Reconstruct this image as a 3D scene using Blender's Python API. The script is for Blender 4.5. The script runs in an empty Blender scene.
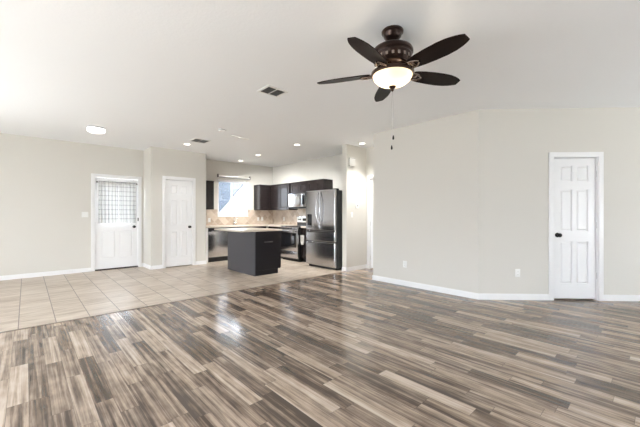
import bpy, bmesh, math, random
from mathutils import Matrix, Vector
random.seed(7)
PI = math.pi
SC = bpy.context.scene
COL = SC.collection

# ------------------------------------------------------------------ camera
cd = bpy.data.cameras.new('camera')
cam = bpy.data.objects.new('camera', cd); COL.objects.link(cam)
cam.location = (0, 0, 1.22)
cam.rotation_euler = (PI/2, 0, math.radians(-42.75))
cd.sensor_width = 36; cd.lens = 318/640*36
cd.shift_y = 1.3/640
cd.clip_start = 0.05
SC.camera = cam

# ------------------------------------------------------------------ world, sun, window daylight, exposure
W = bpy.data.worlds.new('sky'); SC.world = W; W.use_nodes = True
wn = W.node_tree.nodes; wl = W.node_tree.links
sky = wn.new('ShaderNodeTexSky'); sky.sky_type = 'NISHITA'; sky.sun_disc = False
sky.dust_density = 5; sky.ozone_density = 1.5; sky.sun_elevation = math.radians(52); sky.sun_rotation = math.radians(200)
# low sky brightened to put window glare on the floor, thinning to blue overhead
tcw = wn.new('ShaderNodeTexCoord'); sep = wn.new('ShaderNodeSeparateXYZ'); wl.new(tcw.outputs['Generated'], sep.inputs[0])
cr = wn.new('ShaderNodeValToRGB'); wl.new(sep.outputs[2], cr.inputs[0])
for e, (p_, v_) in zip([cr.color_ramp.elements[0], cr.color_ramp.elements[1], cr.color_ramp.elements.new(.36), cr.color_ramp.elements.new(.6)],
                       ((0, .35), (1, .05), (.34, .95), (.52, .08))): e.position = p_; e.color = (v_, v_, v_, 1)
low_glow = wn.new('ShaderNodeMix'); low_glow.data_type = 'RGBA'; wl.new(cr.outputs[0], low_glow.inputs[0])
low_glow.inputs[7].default_value = (23, 25, 27.5, 1)
wl.new(sky.outputs[0], low_glow.inputs[6]); wl.new(low_glow.outputs[2], wn['Background'].inputs[0])
wn['Background'].inputs[1].default_value = 1.0
sd = bpy.data.lights.new('sun', 'SUN'); sd.energy = 13; sd.angle = math.radians(0.6); sd.color = (1, .96, .9)
sun = bpy.data.objects.new('sun', sd); COL.objects.link(sun)
sun.rotation_euler = (math.radians(36), 0, math.radians(-22))

def area(name, loc, rot, sx, sy, power, color=(1, 1, 1)):
    l = bpy.data.lights.new(name, 'AREA'); l.shape = 'RECTANGLE'; l.size = sx; l.size_y = sy
    l.energy = power; l.color = color
    o = bpy.data.objects.new(name, l); COL.objects.link(o); o.location = loc; o.rotation_euler = rot
    return o
DAY = (.88, .945, 1.0)
# daylight just outside the window openings in the walls behind the camera: sky light straight in; also added
# upward lamps, out of view, that brighten the ceiling
area('daylight_patio', (-2.9, 1.6, 1.1), (PI/2, 0, -PI/2), 3.3, 2.0, 6, DAY)
area('ceiling_fill_patio', (-2.95, 1.6, .45), (math.radians(140), 0, -PI/2), 3.3, .9, 85, DAY)
area('daylight_west', (-2.9, 5.6, 1.45), (PI/2, 0, -PI/2), 1.5, 1.3, 40, DAY)
area('ceiling_fill_west', (-2.95, 5.6, .9), (math.radians(140), 0, -PI/2), 1.5, .6, 110, DAY)
area('daylight_rear_one', (2.55, -3.3, 1.35), (PI/2, 0, 0), 1.0, 1.1, 3, DAY)
area('ceiling_fill_rear_one', (2.55, -3.35, .75), (math.radians(145), 0, 0), 1.0, .6, 120, DAY)
area('ceiling_fill_rear_two', (5.9, -3.35, .95), (math.radians(150), 0, 0), 1.1, .6, 110, DAY)

SC.view_settings.view_transform = 'Standard'; SC.view_settings.look = 'None'
SC.view_settings.gamma = 1; SC.view_settings.use_curve_mapping = False
SC.view_settings.exposure = -0.03
SC.cycles.use_denoising = True
SC.cycles.max_bounces = 14; SC.cycles.diffuse_bounces = 8; SC.cycles.glossy_bounces = 6
SC.cycles.transparent_max_bounces = 12; SC.cycles.sample_clamp_indirect = 6
SC.cycles.caustics_reflective = False; SC.cycles.caustics_refractive = False

# ------------------------------------------------------------------ materials
def base(name):
    m = bpy.data.materials.new(name); m.use_nodes = True
    nt = m.node_tree
    return m, nt.nodes, nt.links, nt.nodes['Principled BSDF']

def mat(name, col, rough=.5, metal=0, bump=0, bscale=60, spec=.5, coat=0, vary=0):
    m, n, l, p = base(name)
    p.inputs['Base Color'].default_value = (*col, 1)
    p.inputs['Roughness'].default_value = rough; p.inputs['Metallic'].default_value = metal
    p.inputs['Specular IOR Level'].default_value = spec; p.inputs['Coat Weight'].default_value = coat
    if coat: p.inputs['Coat Roughness'].default_value = .12
    if bump or vary:
        tc = n.new('ShaderNodeNewGeometry')
        t = n.new('ShaderNodeTexNoise'); t.inputs['Scale'].default_value = bscale; t.inputs['Detail'].default_value = 3
        l.new(tc.outputs['Position'], t.inputs['Vector'])
        if bump:
            b = n.new('ShaderNodeBump'); b.inputs['Strength'].default_value = bump; b.inputs['Distance'].default_value = .004
            l.new(t.outputs[0], b.inputs['Height']); l.new(b.outputs[0], p.inputs['Normal'])
        if vary:
            r = n.new('ShaderNodeValToRGB')
            r.color_ramp.elements[0].position = .35; r.color_ramp.elements[1].position = .65
            r.color_ramp.elements[0].color = (*[c*(1-vary) for c in col], 1)
            r.color_ramp.elements[1].color = (*[min(1, c*(1+vary)) for c in col], 1)
            l.new(t.outputs[0], r.inputs[0]); l.new(r.outputs[0], p.inputs['Base Color'])
    return m

def emit(name, col, s):
    m, n, l, p = base(name)
    p.inputs['Base Color'].default_value = (*col, 1)
    p.inputs['Emission Color'].default_value = (*col, 1); p.inputs['Emission Strength'].default_value = s
    return m

def math_n(n, l, op, a, b=None, c=None):
    x = n.new('ShaderNodeMath'); x.operation = op
    for i, v in enumerate((a, b, c)):
        if v is None: continue
        if isinstance(v, (int, float)): x.inputs[i].default_value = v
        else: l.new(v, x.inputs[i])
    return x.outputs[0]

def mixc(n, l, f, a, b, mode='MIX'):
    x = n.new('ShaderNodeMix'); x.data_type = 'RGBA'; x.blend_type = mode
    for i, v in ((0, f), (6, a), (7, b)):
        if isinstance(v, (int, float)): x.inputs[i].default_value = v
        elif isinstance(v, tuple): x.inputs[i].default_value = (*v, 1)
        else: l.new(v, x.inputs[i])
    return x.outputs[2]

def ramp(n, l, f, stops, interp='LINEAR'):
    r = n.new('ShaderNodeValToRGB'); r.color_ramp.interpolation = interp
    e = r.color_ramp.elements
    while len(e) < len(stops): e.new(.5)
    for q, (pos, c) in zip(e, stops): q.position = pos; q.color = (*c, 1)
    l.new(f, r.inputs[0]); return r.outputs[0]

def wood_floor():
    m, n, l, p = base('laminate_planks')
    g = n.new('ShaderNodeNewGeometry'); s = n.new('ShaderNodeSeparateXYZ'); l.new(g.outputs['Position'], s.inputs[0])
    X, Y = s.outputs[0], s.outputs[1]
    u = math_n(n, l, 'DIVIDE', math_n(n, l, 'ADD', X, 20.066), .1035)
    row = math_n(n, l, 'FLOOR', u); fr = math_n(n, l, 'FRACT', u)
    wnz = n.new('ShaderNodeTexWhiteNoise'); wnz.noise_dimensions = '1D'; l.new(row, wnz.inputs['W'])
    w = math_n(n, l, 'ADD', math_n(n, l, 'DIVIDE', Y, .74), math_n(n, l, 'MULTIPLY', wnz.outputs[0], 83.0))
    v = n.new('ShaderNodeTexVoronoi'); v.voronoi_dimensions = '1D'; v.inputs['Scale'].default_value = 1; v.inputs['Randomness'].default_value = .8
    l.new(w, v.inputs['W'])
    ve = n.new('ShaderNodeTexVoronoi'); ve.voronoi_dimensions = '1D'; ve.feature = 'DISTANCE_TO_EDGE'
    ve.inputs['Scale'].default_value = 1; ve.inputs['Randomness'].default_value = .8; l.new(w, ve.inputs['W'])
    sc = n.new('ShaderNodeSeparateColor'); l.new(v.outputs['Color'], sc.inputs[0])
    tone = sc.outputs[0]; hue = sc.outputs[1]
    # grain
    cv = n.new('ShaderNodeCombineXYZ')
    l.new(math_n(n, l, 'MULTIPLY', X, 36), cv.inputs[0]); l.new(math_n(n, l, 'MULTIPLY', Y, .9), cv.inputs[1])
    l.new(math_n(n, l, 'MULTIPLY', math_n(n, l, 'ADD', tone, row), 9.3), cv.inputs[2])
    t1 = n.new('ShaderNodeTexNoise'); t1.inputs['Scale'].default_value = 1; t1.inputs['Detail'].default_value = 6; t1.inputs['Roughness'].default_value = .62
    t1.inputs['Distortion'].default_value = .5
    l.new(cv.outputs[0], t1.inputs['Vector'])
    cv2 = n.new('ShaderNodeCombineXYZ')
    l.new(math_n(n, l, 'MULTIPLY', X, 15), cv2.inputs[0]); l.new(math_n(n, l, 'MULTIPLY', Y, 5.5), cv2.inputs[1])
    l.new(math_n(n, l, 'MULTIPLY', tone, 41), cv2.inputs[2])
    t2 = n.new('ShaderNodeTexNoise'); t2.inputs['Scale'].default_value = 1; t2.inputs['Detail'].default_value = 5; l.new(cv2.outputs[0], t2.inputs['Vector'])
    gr = math_n(n, l, 'ADD', math_n(n, l, 'MULTIPLY', math_n(n, l, 'SUBTRACT', t1.outputs[0], .5), 2.3),
                math_n(n, l, 'MULTIPLY', math_n(n, l, 'SUBTRACT', t2.outputs[0], .5), .8))
    val = math_n(n, l, 'ADD', math_n(n, l, 'ADD', math_n(n, l, 'MULTIPLY', tone, .74), .075), gr)
    c = ramp(n, l, val, PLANK)
    c = mixc(n, l, math_n(n, l, 'MULTIPLY', hue, .12), c, (.20, .18, .16), 'MIX')
    e1 = math_n(n, l, 'LESS_THAN', math_n(n, l, 'MINIMUM', fr, math_n(n, l, 'SUBTRACT', 1.0, fr)), .012)
    e2 = math_n(n, l, 'LESS_THAN', ve.outputs['Distance'], .0022)
    c = mixc(n, l, math_n(n, l, 'MULTIPLY', math_n(n, l, 'MAXIMUM', e1, e2), .55), c, (.05, .04, .033))
    l.new(c, p.inputs['Base Color'])
    p.inputs['Roughness'].default_value = .165; p.inputs['Specular IOR Level'].default_value = .62
    b = n.new('ShaderNodeBump'); b.inputs['Strength'].default_value = .03; b.inputs['Distance'].default_value = .002
    l.new(t1.outputs[0], b.inputs['Height']); l.new(b.outputs[0], p.inputs['Normal'])
    return m
PLANK = [(0, (.062, .043, .031)), (.25, (.16, .115, .084)), (.5, (.31, .233, .175)), (.75, (.455, .358, .278)), (1, (.585, .48, .385))]

def tile_floor():
    m, n, l, p = base('beige_floor_tile')
    g = n.new('ShaderNodeNewGeometry'); s = n.new('ShaderNodeSeparateXYZ'); l.new(g.outputs['Position'], s.inputs[0])
    X, Y = s.outputs[0], s.outputs[1]
    u = math_n(n, l, 'DIVIDE', math_n(n, l, 'ADD', X, .062+31.4), .314)
    v = math_n(n, l, 'DIVIDE', math_n(n, l, 'SUBTRACT', Y, 4.656-31.4), .314)
    fu, fv = math_n(n, l, 'FRACT', u), math_n(n, l, 'FRACT', v)
    cc = n.new('ShaderNodeCombineXYZ'); l.new(math_n(n, l, 'FLOOR', u), cc.inputs[0]); l.new(math_n(n, l, 'FLOOR', v), cc.inputs[1])
    wz = n.new('ShaderNodeTexWhiteNoise'); wz.noise_dimensions = '2D'; l.new(cc.outputs[0], wz.inputs['Vector'])
    cv = n.new('ShaderNodeCombineXYZ')
    l.new(math_n(n, l, 'MULTIPLY', X, 3.0), cv.inputs[0]); l.new(math_n(n, l, 'MULTIPLY', Y, 19), cv.inputs[1])
    l.new(math_n(n, l, 'MULTIPLY', wz.outputs[0], 30), cv.inputs[2])
    t = n.new('ShaderNodeTexNoise'); t.inputs['Scale'].default_value = 1; t.inputs['Detail'].default_value = 5; l.new(cv.outputs[0], t.inputs['Vector'])
    val = math_n(n, l, 'ADD', t.outputs[0], math_n(n, l, 'MULTIPLY', math_n(n, l, 'SUBTRACT', wz.outputs[0], .5), .16))
    c = ramp(n, l, val, [(.28, (.37, .28, .205)), (.5, (.545, .46, .375)), (.72, (.67, .59, .50))])
    e1 = math_n(n, l, 'LESS_THAN', math_n(n, l, 'MINIMUM', fu, math_n(n, l, 'SUBTRACT', 1.0, fu)), .014)
    e2 = math_n(n, l, 'LESS_THAN', math_n(n, l, 'MINIMUM', fv, math_n(n, l, 'SUBTRACT', 1.0, fv)), .011)
    e = math_n(n, l, 'MAXIMUM', e1, math_n(n, l, 'MULTIPLY', e2, .5))
    c = mixc(n, l, math_n(n, l, 'MULTIPLY', e, .95), c, (.12, .08, .055))
    l.new(c, p.inputs['Base Color'])
    p.inputs['Roughness'].default_value = .28; p.inputs['Specular IOR Level'].default_value = .6
    b = n.new('ShaderNodeBump'); b.inputs['Strength'].default_value = .3; b.inputs['Distance'].default_value = .002; b.invert = True
    l.new(e, b.inputs['Height']); l.new(b.outputs[0], p.inputs['Normal'])
    return m

def splash(axis):
    m, n, l, p = base('diagonal_backsplash_tile')
    g = n.new('ShaderNodeNewGeometry'); s = n.new('ShaderNodeSeparateXYZ'); l.new(g.outputs['Position'], s.inputs[0])
    A, Z = s.outputs[axis], s.outputs[2]
    k = 1/(.205*math.sqrt(2))
    u = math_n(n, l, 'MULTIPLY', math_n(n, l, 'ADD', math_n(n, l, 'ADD', A, Z), 20), k*1.41)
    v = math_n(n, l, 'MULTIPLY', math_n(n, l, 'ADD', math_n(n, l, 'SUBTRACT', A, Z), 20), k*1.41)
    fu, fv = math_n(n, l, 'FRACT', u), math_n(n, l, 'FRACT', v)
    cc = n.new('ShaderNodeCombineXYZ'); l.new(math_n(n, l, 'FLOOR', u), cc.inputs[0]); l.new(math_n(n, l, 'FLOOR', v), cc.inputs[1])
    wz = n.new('ShaderNodeTexWhiteNoise'); wz.noise_dimensions = '2D'; l.new(cc.outputs[0], wz.inputs['Vector'])
    t = n.new('ShaderNodeTexNoise'); t.inputs['Scale'].default_value = 22; t.inputs['Detail'].default_value = 4; l.new(g.outputs['Position'], t.inputs['Vector'])
    val = math_n(n, l, 'ADD', math_n(n, l, 'MULTIPLY', wz.outputs[0], .6), math_n(n, l, 'MULTIPLY', t.outputs[0], .4))
    c = ramp(n, l, val, [(.15, (.40, .31, .235)), (.5, (.53, .435, .345)), (.85, (.65, .56, .47))])
    e = math_n(n, l, 'LESS_THAN', math_n(n, l, 'MINIMUM', math_n(n, l, 'MINIMUM', fu, math_n(n, l, 'SUBTRACT', 1.0, fu)),
               math_n(n, l, 'MINIMUM', fv, math_n(n, l, 'SUBTRACT', 1.0, fv))), .025)
    c = mixc(n, l, e, c, (.64, .57, .49))
    l.new(c, p.inputs['Base Color']); p.inputs['Roughness'].default_value = .35
    return m

def steel(name, col=(.56, .56, .57), rough=.27):
    m, n, l, p = base(name)
    p.inputs['Base Color'].default_value = (*col, 1); p.inputs['Metallic'].default_value = 1; p.inputs['Roughness'].default_value = rough
    p.inputs['Anisotropic'].default_value = .5
    g = n.new('ShaderNodeNewGeometry'); mp = n.new('ShaderNodeMapping'); mp.inputs['Scale'].default_value = (260, 260, 3)
    l.new(g.outputs['Position'], mp.inputs[0])
    t = n.new('ShaderNodeTexNoise'); t.inputs['Scale'].default_value = 1; l.new(mp.outputs[0], t.inputs['Vector'])
    b = n.new('ShaderNodeBump'); b.inputs['Strength'].default_value = .04; b.inputs['Distance'].default_value = .001
    l.new(t.outputs[0], b.inputs['Height']); l.new(b.outputs[0], p.inputs['Normal'])
    return m

def pane_mat(name, tint=(1, 1, 1), gloss=.06):
    m, n, l, p = base(name); n.remove(p)
    tr = n.new('ShaderNodeBsdfTransparent'); tr.inputs[0].default_value = (*tint, 1)
    gl = n.new('ShaderNodeBsdfGlossy'); gl.inputs['Roughness'].default_value = .02
    mx = n.new('ShaderNodeMixShader'); mx.inputs[0].default_value = gloss
    l.new(tr.outputs[0], mx.inputs[1]); l.new(gl.outputs[0], mx.inputs[2]); l.new(mx.outputs[0], n['Material Output'].inputs[0])
    return m

def sheer(name, col, trans, transl):
    m, n, l, p = base(name); n.remove(p)
    tr = n.new('ShaderNodeBsdfTransparent')
    d = n.new('ShaderNodeBsdfDiffuse'); tl = n.new('ShaderNodeBsdfTranslucent')
    if not isinstance(col, tuple): cs = col(n, l); l.new(cs, d.inputs[0]); l.new(cs, tl.inputs[0])
    else: d.inputs[0].default_value = (*col, 1); tl.inputs[0].default_value = (*col, 1)
    a = n.new('ShaderNodeMixShader'); a.inputs[0].default_value = transl; l.new(d.outputs[0], a.inputs[1]); l.new(tl.outputs[0], a.inputs[2])
    b = n.new('ShaderNodeMixShader'); b.inputs[0].default_value = trans; l.new(a.outputs[0], b.inputs[1]); l.new(tr.outputs[0], b.inputs[2])
    l.new(b.outputs[0], n['Material Output'].inputs[0])
    return m

def plaid(n, l):
    g = n.new('ShaderNodeNewGeometry'); s = n.new('ShaderNodeSeparateXYZ'); l.new(g.outputs['Position'], s.inputs[0])
    fx = math_n(n, l, 'FRACT', math_n(n, l, 'DIVIDE', s.outputs[0], .083)); fz = math_n(n, l, 'FRACT', math_n(n, l, 'DIVIDE', s.outputs[2], .102))
    a = math_n(n, l, 'LESS_THAN', fx, .17); b = math_n(n, l, 'LESS_THAN', fz, .17)
    f = math_n(n, l, 'ADD', math_n(n, l, 'MULTIPLY', a, .26), math_n(n, l, 'MULTIPLY', b, .40))
    return mixc(n, l, f, (.60, .60, .598), (.09, .09, .10))

M = dict(
    wall=mat('warm_white_paint', (.65, .63, .585), .72, bump=.10, bscale=140, spec=.25),
    ceil=mat('ceiling_knockdown', (.90, .915, .93), .85, bump=.35, bscale=45, spec=.15),
    white=mat('white_gloss_paint', (.83, .83, .835), .32),
    plastic=mat('white_plastic', (.82, .82, .80), .35),
    ivory=mat('ivory_slot', (.28, .275, .265), .5),
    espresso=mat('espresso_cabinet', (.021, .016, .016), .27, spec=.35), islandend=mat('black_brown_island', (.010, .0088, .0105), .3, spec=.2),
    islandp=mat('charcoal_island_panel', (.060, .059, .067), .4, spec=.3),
    counter=mat('beige_countertop', (.60, .53, .45), .3, bscale=90, vary=.18),
    black=mat('black_plastic', (.012, .012, .013), .3),
    glassblack=mat('black_glass', (.012, .013, .016), .06, spec=.6),
    cooktop=mat('black_ceramic_cooktop', (.015, .015, .016), .12),
    dark=mat('duct_shade', (.01, .01, .01), .8),
    steel=steel('brushed_steel', (.54, .54, .555), .2), steeldark=steel('dark_brushed_steel', (.36, .36, .375), .3),
    fridgeside=mat('grey_fridge_side', (.085, .09, .088), .4),
    chrome=mat('chrome', (.8, .8, .8), .12, metal=1),
    bronze=mat('oil_rubbed_bronze', (.040, .024, .019), .33, metal=.7, spec=.3, coat=.15),
    shiny=mat('polished_bronze_bracket', (.30, .25, .22), .2, metal=1),
    blade=mat('dark_walnut_blade', (.012, .0065, .005), .42, spec=.12),
    knob=mat('black_door_knob', (.012, .011, .010), .3, metal=.5),
    hinge=mat('satin_hinge', (.62, .62, .62), .3, metal=.8),
    bowl=None, almond=mat('almond_plastic', (.62, .61, .58), .5), lamp=emit('lit_lamp_lens', (1, .96, .88), 5.0), drum=emit('lit_drum_lens', (1, .97, .92), 2.6),
    pane=pane_mat('window_glass'), screen=sheer('insect_screen', (.12, .15, .19), .5, .5),
    curtain=sheer('plaid_curtain', plaid, .02, .13),
    vinyl=mat('white_vinyl_frame', (.86, .86, .87), .4),
    towel=mat('white_towel', (.8, .8, .79), .9),
    stucco=mat('neighbor_stucco', (.80, .78, .76), .9, bump=.3), shingle=mat('neighbor_shingles', (.026, .031, .039), .9, bump=.5, bscale=30),
    ground=mat('outdoor_ground', (.35, .33, .28), .95), strip=mat('brown_transition_strip', (.20, .155, .12), .4),
    wood=wood_floor(), tile=tile_floor(), splashx=splash(0), splashy=splash(1),
    threshold=mat('bronze_threshold', (.05, .04, .033), .4, metal=.5),
    slot=mat('slot_grey', (.10, .10, .10), .6), stoneview=mat('mosaic_light', (.68, .64, .58), .3, bscale=60, vary=.2),
)
def bowl_mat():
    m, n, l, p = base('frosted_bowl_glass'); n.remove(p)
    tl = n.new('ShaderNodeBsdfTranslucent'); tl.inputs[0].default_value = (.62, .52, .39, 1)
    d = n.new('ShaderNodeBsdfDiffuse'); d.inputs[0].default_value = (.62, .53, .41, 1)
    gl = n.new('ShaderNodeBsdfGlossy'); gl.inputs['Roughness'].default_value = .15
    a = n.new('ShaderNodeMixShader'); a.inputs[0].default_value = .6; l.new(d.outputs[0], a.inputs[1]); l.new(tl.outputs[0], a.inputs[2])
    b = n.new('ShaderNodeMixShader'); b.inputs[0].default_value = .05; l.new(a.outputs[0], b.inputs[1]); l.new(gl.outputs[0], b.inputs[2])
    l.new(b.outputs[0], n['Material Output'].inputs[0]); return m
M['bowl'] = bowl_mat()

# ------------------------------------------------------------------ mesh helpers (all in world coordinates)
I4 = Matrix.Identity(4)
def frame(x, y, deg): return Matrix.Translation((x, y, 0)) @ Matrix.Rotation(math.radians(deg), 4, 'Z')
ROOT = {}
def NB(): return bmesh.new()
def box(bm, x0, x1, y0, y1, z0, z1, Mx=I4, bev=0, seg=2):
    vs = [bm.verts.new(Mx @ Vector((x, y, z))) for z in (min(z0, z1), max(z0, z1)) for y in (min(y0, y1), max(y0, y1)) for x in (min(x0, x1), max(x0, x1))]
    fs = [bm.faces.new([vs[i] for i in q]) for q in ((0, 2, 3, 1), (4, 5, 7, 6), (0, 1, 5, 4), (2, 6, 7, 3), (0, 4, 6, 2), (1, 3, 7, 5))]
    if bev:
        es = set(e for f in fs for e in f.edges)
        bmesh.ops.bevel(bm, geom=list(es), offset=bev, segments=seg, affect='EDGES', profile=.6)
    return bm
def frustum(bm, x0, x1, z0, z1, yb, yt, ins, Mx=I4):
    """raised field on a face looking toward local -y: wide at depth yb, narrower at depth yt"""
    a = [Mx @ Vector(v) for v in ((x0, yb, z0), (x1, yb, z0), (x1, yb, z1), (x0, yb, z1))]
    b = [Mx @ Vector(v) for v in ((x0+ins, yt, z0+ins), (x1-ins, yt, z0+ins), (x1-ins, yt, z1-ins), (x0+ins, yt, z1-ins))]
    A = [bm.verts.new(v) for v in a]; B = [bm.verts.new(v) for v in b]
    bm.faces.new(B)
    for i in range(4): bm.faces.new((A[i], A[(i+1) % 4], B[(i+1) % 4], B[i]))
    bm.faces.new(A[::-1])
def lathe(bm, prof, c, seg=40, Mx=I4, axis='Z'):
    """prof = [(r, h)...] turned about a vertical axis through c (or about local y when axis='Y')"""
    rings = []
    for r, h in prof:
        if r < 1e-5:
            p = Vector((0, 0, h)) if axis == 'Z' else Vector((0, h, 0))
            rings.append([bm.verts.new(Mx @ (Vector(c)+p))])
        else:
            rg = []
            for k in range(seg):
                a = 2*PI*k/seg
                p = Vector((r*math.cos(a), r*math.sin(a), h)) if axis == 'Z' else Vector((r*math.cos(a), h, r*math.sin(a)))
                rg.append(bm.verts.new(Mx @ (Vector(c)+p)))
            rings.append(rg)
    for A, B in zip(rings, rings[1:]):
        for k in range(seg):
            k2 = (k+1) % seg
            if len(A) == 1 and len(B) == 1: continue
            if len(A) == 1: bm.faces.new((A[0], B[k2], B[k]))
            elif len(B) == 1: bm.faces.new((A[k], A[k2], B[0]))
            else: bm.faces.new((A[k], A[k2], B[k2], B[k]))
    return bm
def disc_prof(r, h0, h1, b=.002): return [(0, h0), (r-b, h0), (r, h0+(b if h1 > h0 else -b)), (r, h1-(b if h1 > h0 else -b)), (r-b, h1), (0, h1)]
def tube(bm, pts, r, seg=10, Mx=I4):
    pts = [Vector(p) for p in pts]; rings = []
    rr = r if isinstance(r, (list, tuple)) else [r]*len(pts)
    for i, p in enumerate(pts):
        d = (pts[min(i+1, len(pts)-1)]-pts[max(i-1, 0)]).normalized()
        up = Vector((0, 0, 1)) if abs(d.z) < .9 else Vector((1, 0, 0))
        a = d.cross(up).normalized(); b = d.cross(a)
        rings.append([bm.verts.new(Mx @ (p+a*rr[i]*math.cos(2*PI*k/seg)+b*rr[i]*math.sin(2*PI*k/seg))) for k in range(seg)])
    for A, B in zip(rings, rings[1:]):
        for k in range(seg): bm.faces.new((A[k], A[(k+1) % seg], B[(k+1) % seg], B[k]))
    bm.faces.new(rings[0][::-1]); bm.faces.new(rings[-1])
    return bm
def finish(name, bm, m, parent, origin, smooth):
    bmesh.ops.recalc_face_normals(bm, faces=bm.faces[:])
    bm.transform(Matrix(origin).inverted())
    me = bpy.data.meshes.new(name); bm.to_mesh(me); bm.free()
    me.materials.append(M[m] if isinstance(m, str) else m)
    if smooth:
        for f in me.polygons: f.use_smooth = True
        me.set_sharp_from_angle(angle=math.radians(35))
    o = bpy.data.objects.new(name, me); COL.objects.link(o)
    if parent: o.parent = parent
    return o
def part(name, bm, m, parent, smooth=True, label=None):
    o = finish(name, bm, m, parent, ROOT[parent.name], smooth)
    ROOT[o.name] = ROOT[parent.name]
    if label: o['label'] = label
    return o
def base_of(bm):
    v = [x.co for x in bm.verts]
    return Vector(((min(c.x for c in v)+max(c.x for c in v))/2, (min(c.y for c in v)+max(c.y for c in v))/2, min(c.z for c in v)))
def single(name, bm, m, label, cat, group=None, smooth=True):
    p = base_of(bm); mx = Matrix.Translation(p)
    o = finish(name, bm, m, None, mx, smooth); o.location = p; ROOT[o.name] = mx
    o['label'] = label; o['category'] = cat
    if group: o['group'] = group
    return o
def struct(name, bm, m, smooth=False, label=None):
    p = base_of(bm); mx = Matrix.Translation(p)
    o = finish(name, bm, m, None, mx, smooth); o.location = p; ROOT[o.name] = mx
    o['kind'] = 'structure'
    if label: o['label'] = label
    return o
def thing(name, label, cat, loc, group=None):
    o = bpy.data.objects.new(name, None); COL.objects.link(o); o.location = loc; o.empty_display_size = .1
    ROOT[o.name] = Matrix.Translation(loc); o['label'] = label; o['category'] = cat
    if group: o['group'] = group
    return o
def sgroup(name, loc, label):
    o = bpy.data.objects.new(name, None); COL.objects.link(o); o.location = loc; o.empty_display_size = .1
    ROOT[o.name] = Matrix.Translation(loc); o['kind'] = 'structure'; o['label'] = label
    return o

# ------------------------------------------------------------------ the shell
H = 2.74
YE, YC, YK, XK = 8.36, 7.74, 8.50, 5.80          # entry wall, closet front, kitchen window wall, kitchen side wall
XB, XR = 2.04, 3.29                               # closet block sides
XC = 4.79; YC0, YC1 = 1.817, 3.71                 # centre wall
YH = 4.63; XS = 5.06; XH = 5.72                   # hall wall, stub end, hall end wall
XW, YR, XE = -2.6, -3.0, 7.2                      # west and rear walls, far right wall
BY = 4.656                                        # tile / plank boundary
F_ENTRY = frame(0, YE, 0); F_CLOSET = frame(0, YC, 0); F_KWIN = frame(0, YK, 0); F_KSIDE = frame(XK, 0, -90)
F_CENTER = frame(XC, 0, -90); F_HEND = frame(XH, 0, -90); F_DIAG = frame(XC, YC0, -45); F_HALL = frame(0, YH, 0)
F_WEST = frame(XW, 0, 90); F_REAR = frame(0, YR, 180)

def wall(name, Mx, x0, x1, t=.14, holes=(), m='wall', z1=H):
    bm = NB()
    xs = sorted({x0, x1, *[h[0] for h in holes], *[h[1] for h in holes]}); zs = sorted({0, z1, *[h[2] for h in holes], *[h[3] for h in holes]})
    for a, b in zip(xs, xs[1:]):
        run = None
        for c, d in zip(zs, zs[1:]):
            hole = None
            for h in holes:
                if h[0] <= a and b <= h[1] and h[2] <= c and d <= h[3]: hole = h
            if hole is None: run = (run[0], d) if run else (c, d)
            else:
                if run: box(bm, a, b, 0, t, *run, Mx); run = None
                if len(hole) > 4: box(bm, a, b, t-.03, t, c, d, Mx)
        if run: box(bm, a, b, 0, t, *run, Mx)
    return struct(name, bm, m)

bm = NB(); box(bm, XW-.2, XE+.9, YR-.2, BY, -.1, 0); struct('floor', bm, 'wood')
bm = NB(); box(bm, XW-.2, XK+.2, BY, YK+.2, -.1, 0); struct('floor_tile', bm, 'tile')
bm = NB(); box(bm, XW-.3, XE+1, YR-.3, YK+.3, H, H+.2); struct('ceiling', bm, 'ceil')
bm = NB(); box(bm, XW, XS+.02, BY-.016, BY+.012, 0, .005, bev=.0015); struct('trim_1', bm, 'strip', label='thin brown strip where tile meets planks')

D1 = (1.085, 1.935, 0, 2.05); D2 = (2.335, 2.965, 0, 2.045, 1); D4 = (1.045, 1.672, 0, 2.05, 1); D3 = (-4.53, -3.77, 0, 2.045, 1)
WIN = (3.955, 4.885, 1.185, 2.23)
wall('wall_entry', F_ENTRY, XW, XB, holes=[D1])
bm = NB(); box(bm, XB, XB+.12, YC, YE+.14, 0, H); struct('wall_closet_side', bm, 'wall')
wall('wall_closet', F_CLOSET, XB+.12, XR, .12, holes=[D2])
bm = NB(); box(bm, XR-.12, XR, YC+.12, YK+.14, 0, H); struct('wall_closet_return', bm, 'wall')
wall('wall_kitchen_window', F_KWIN, XR, XK, holes=[WIN])
wall('wall_kitchen_side', F_KSIDE, -(YK+.14), -(YH+.13))
bm = NB(); box(bm, XS, XK, YH, YH+.13, 0, H, bev=0); struct('wall_hall', bm, 'wall')
wall('wall_hall_end', F_HEND, -YH, -(YC1-.12), .12, holes=[D3])
wall('wall_center', F_CENTER, -YC1, -YC0, .12)
bm = NB(); box(bm, XC+.12, XH, YC1-.12, YC1, 0, H); struct('wall_hall_right', bm, 'wall')
DL = 3.4
wall('wall_diagonal', F_DIAG, 0, DL, .12, holes=[D4])
ex, ey = XC+DL/math.sqrt(2), YC0-DL/math.sqrt(2)
bm = NB(); box(bm, ex, ex+.14, YR, ey+.1, 0, H); struct('wall_right', bm, 'wall')
PAT = (-.05, 3.25, .05, 2.1); WW = (4.85, 6.35, .8, 2.1)
wall('wall_west', F_WEST, YR-.14, YE+.14, holes=[PAT, WW])
R1 = (-3.05, -2.05, .75, 1.9); R2 = (-6.5, -5.4, .85, 1.9)
wall('wall_rear', F_REAR, -(ex+.14), -XW, holes=[R1, R2])

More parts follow.
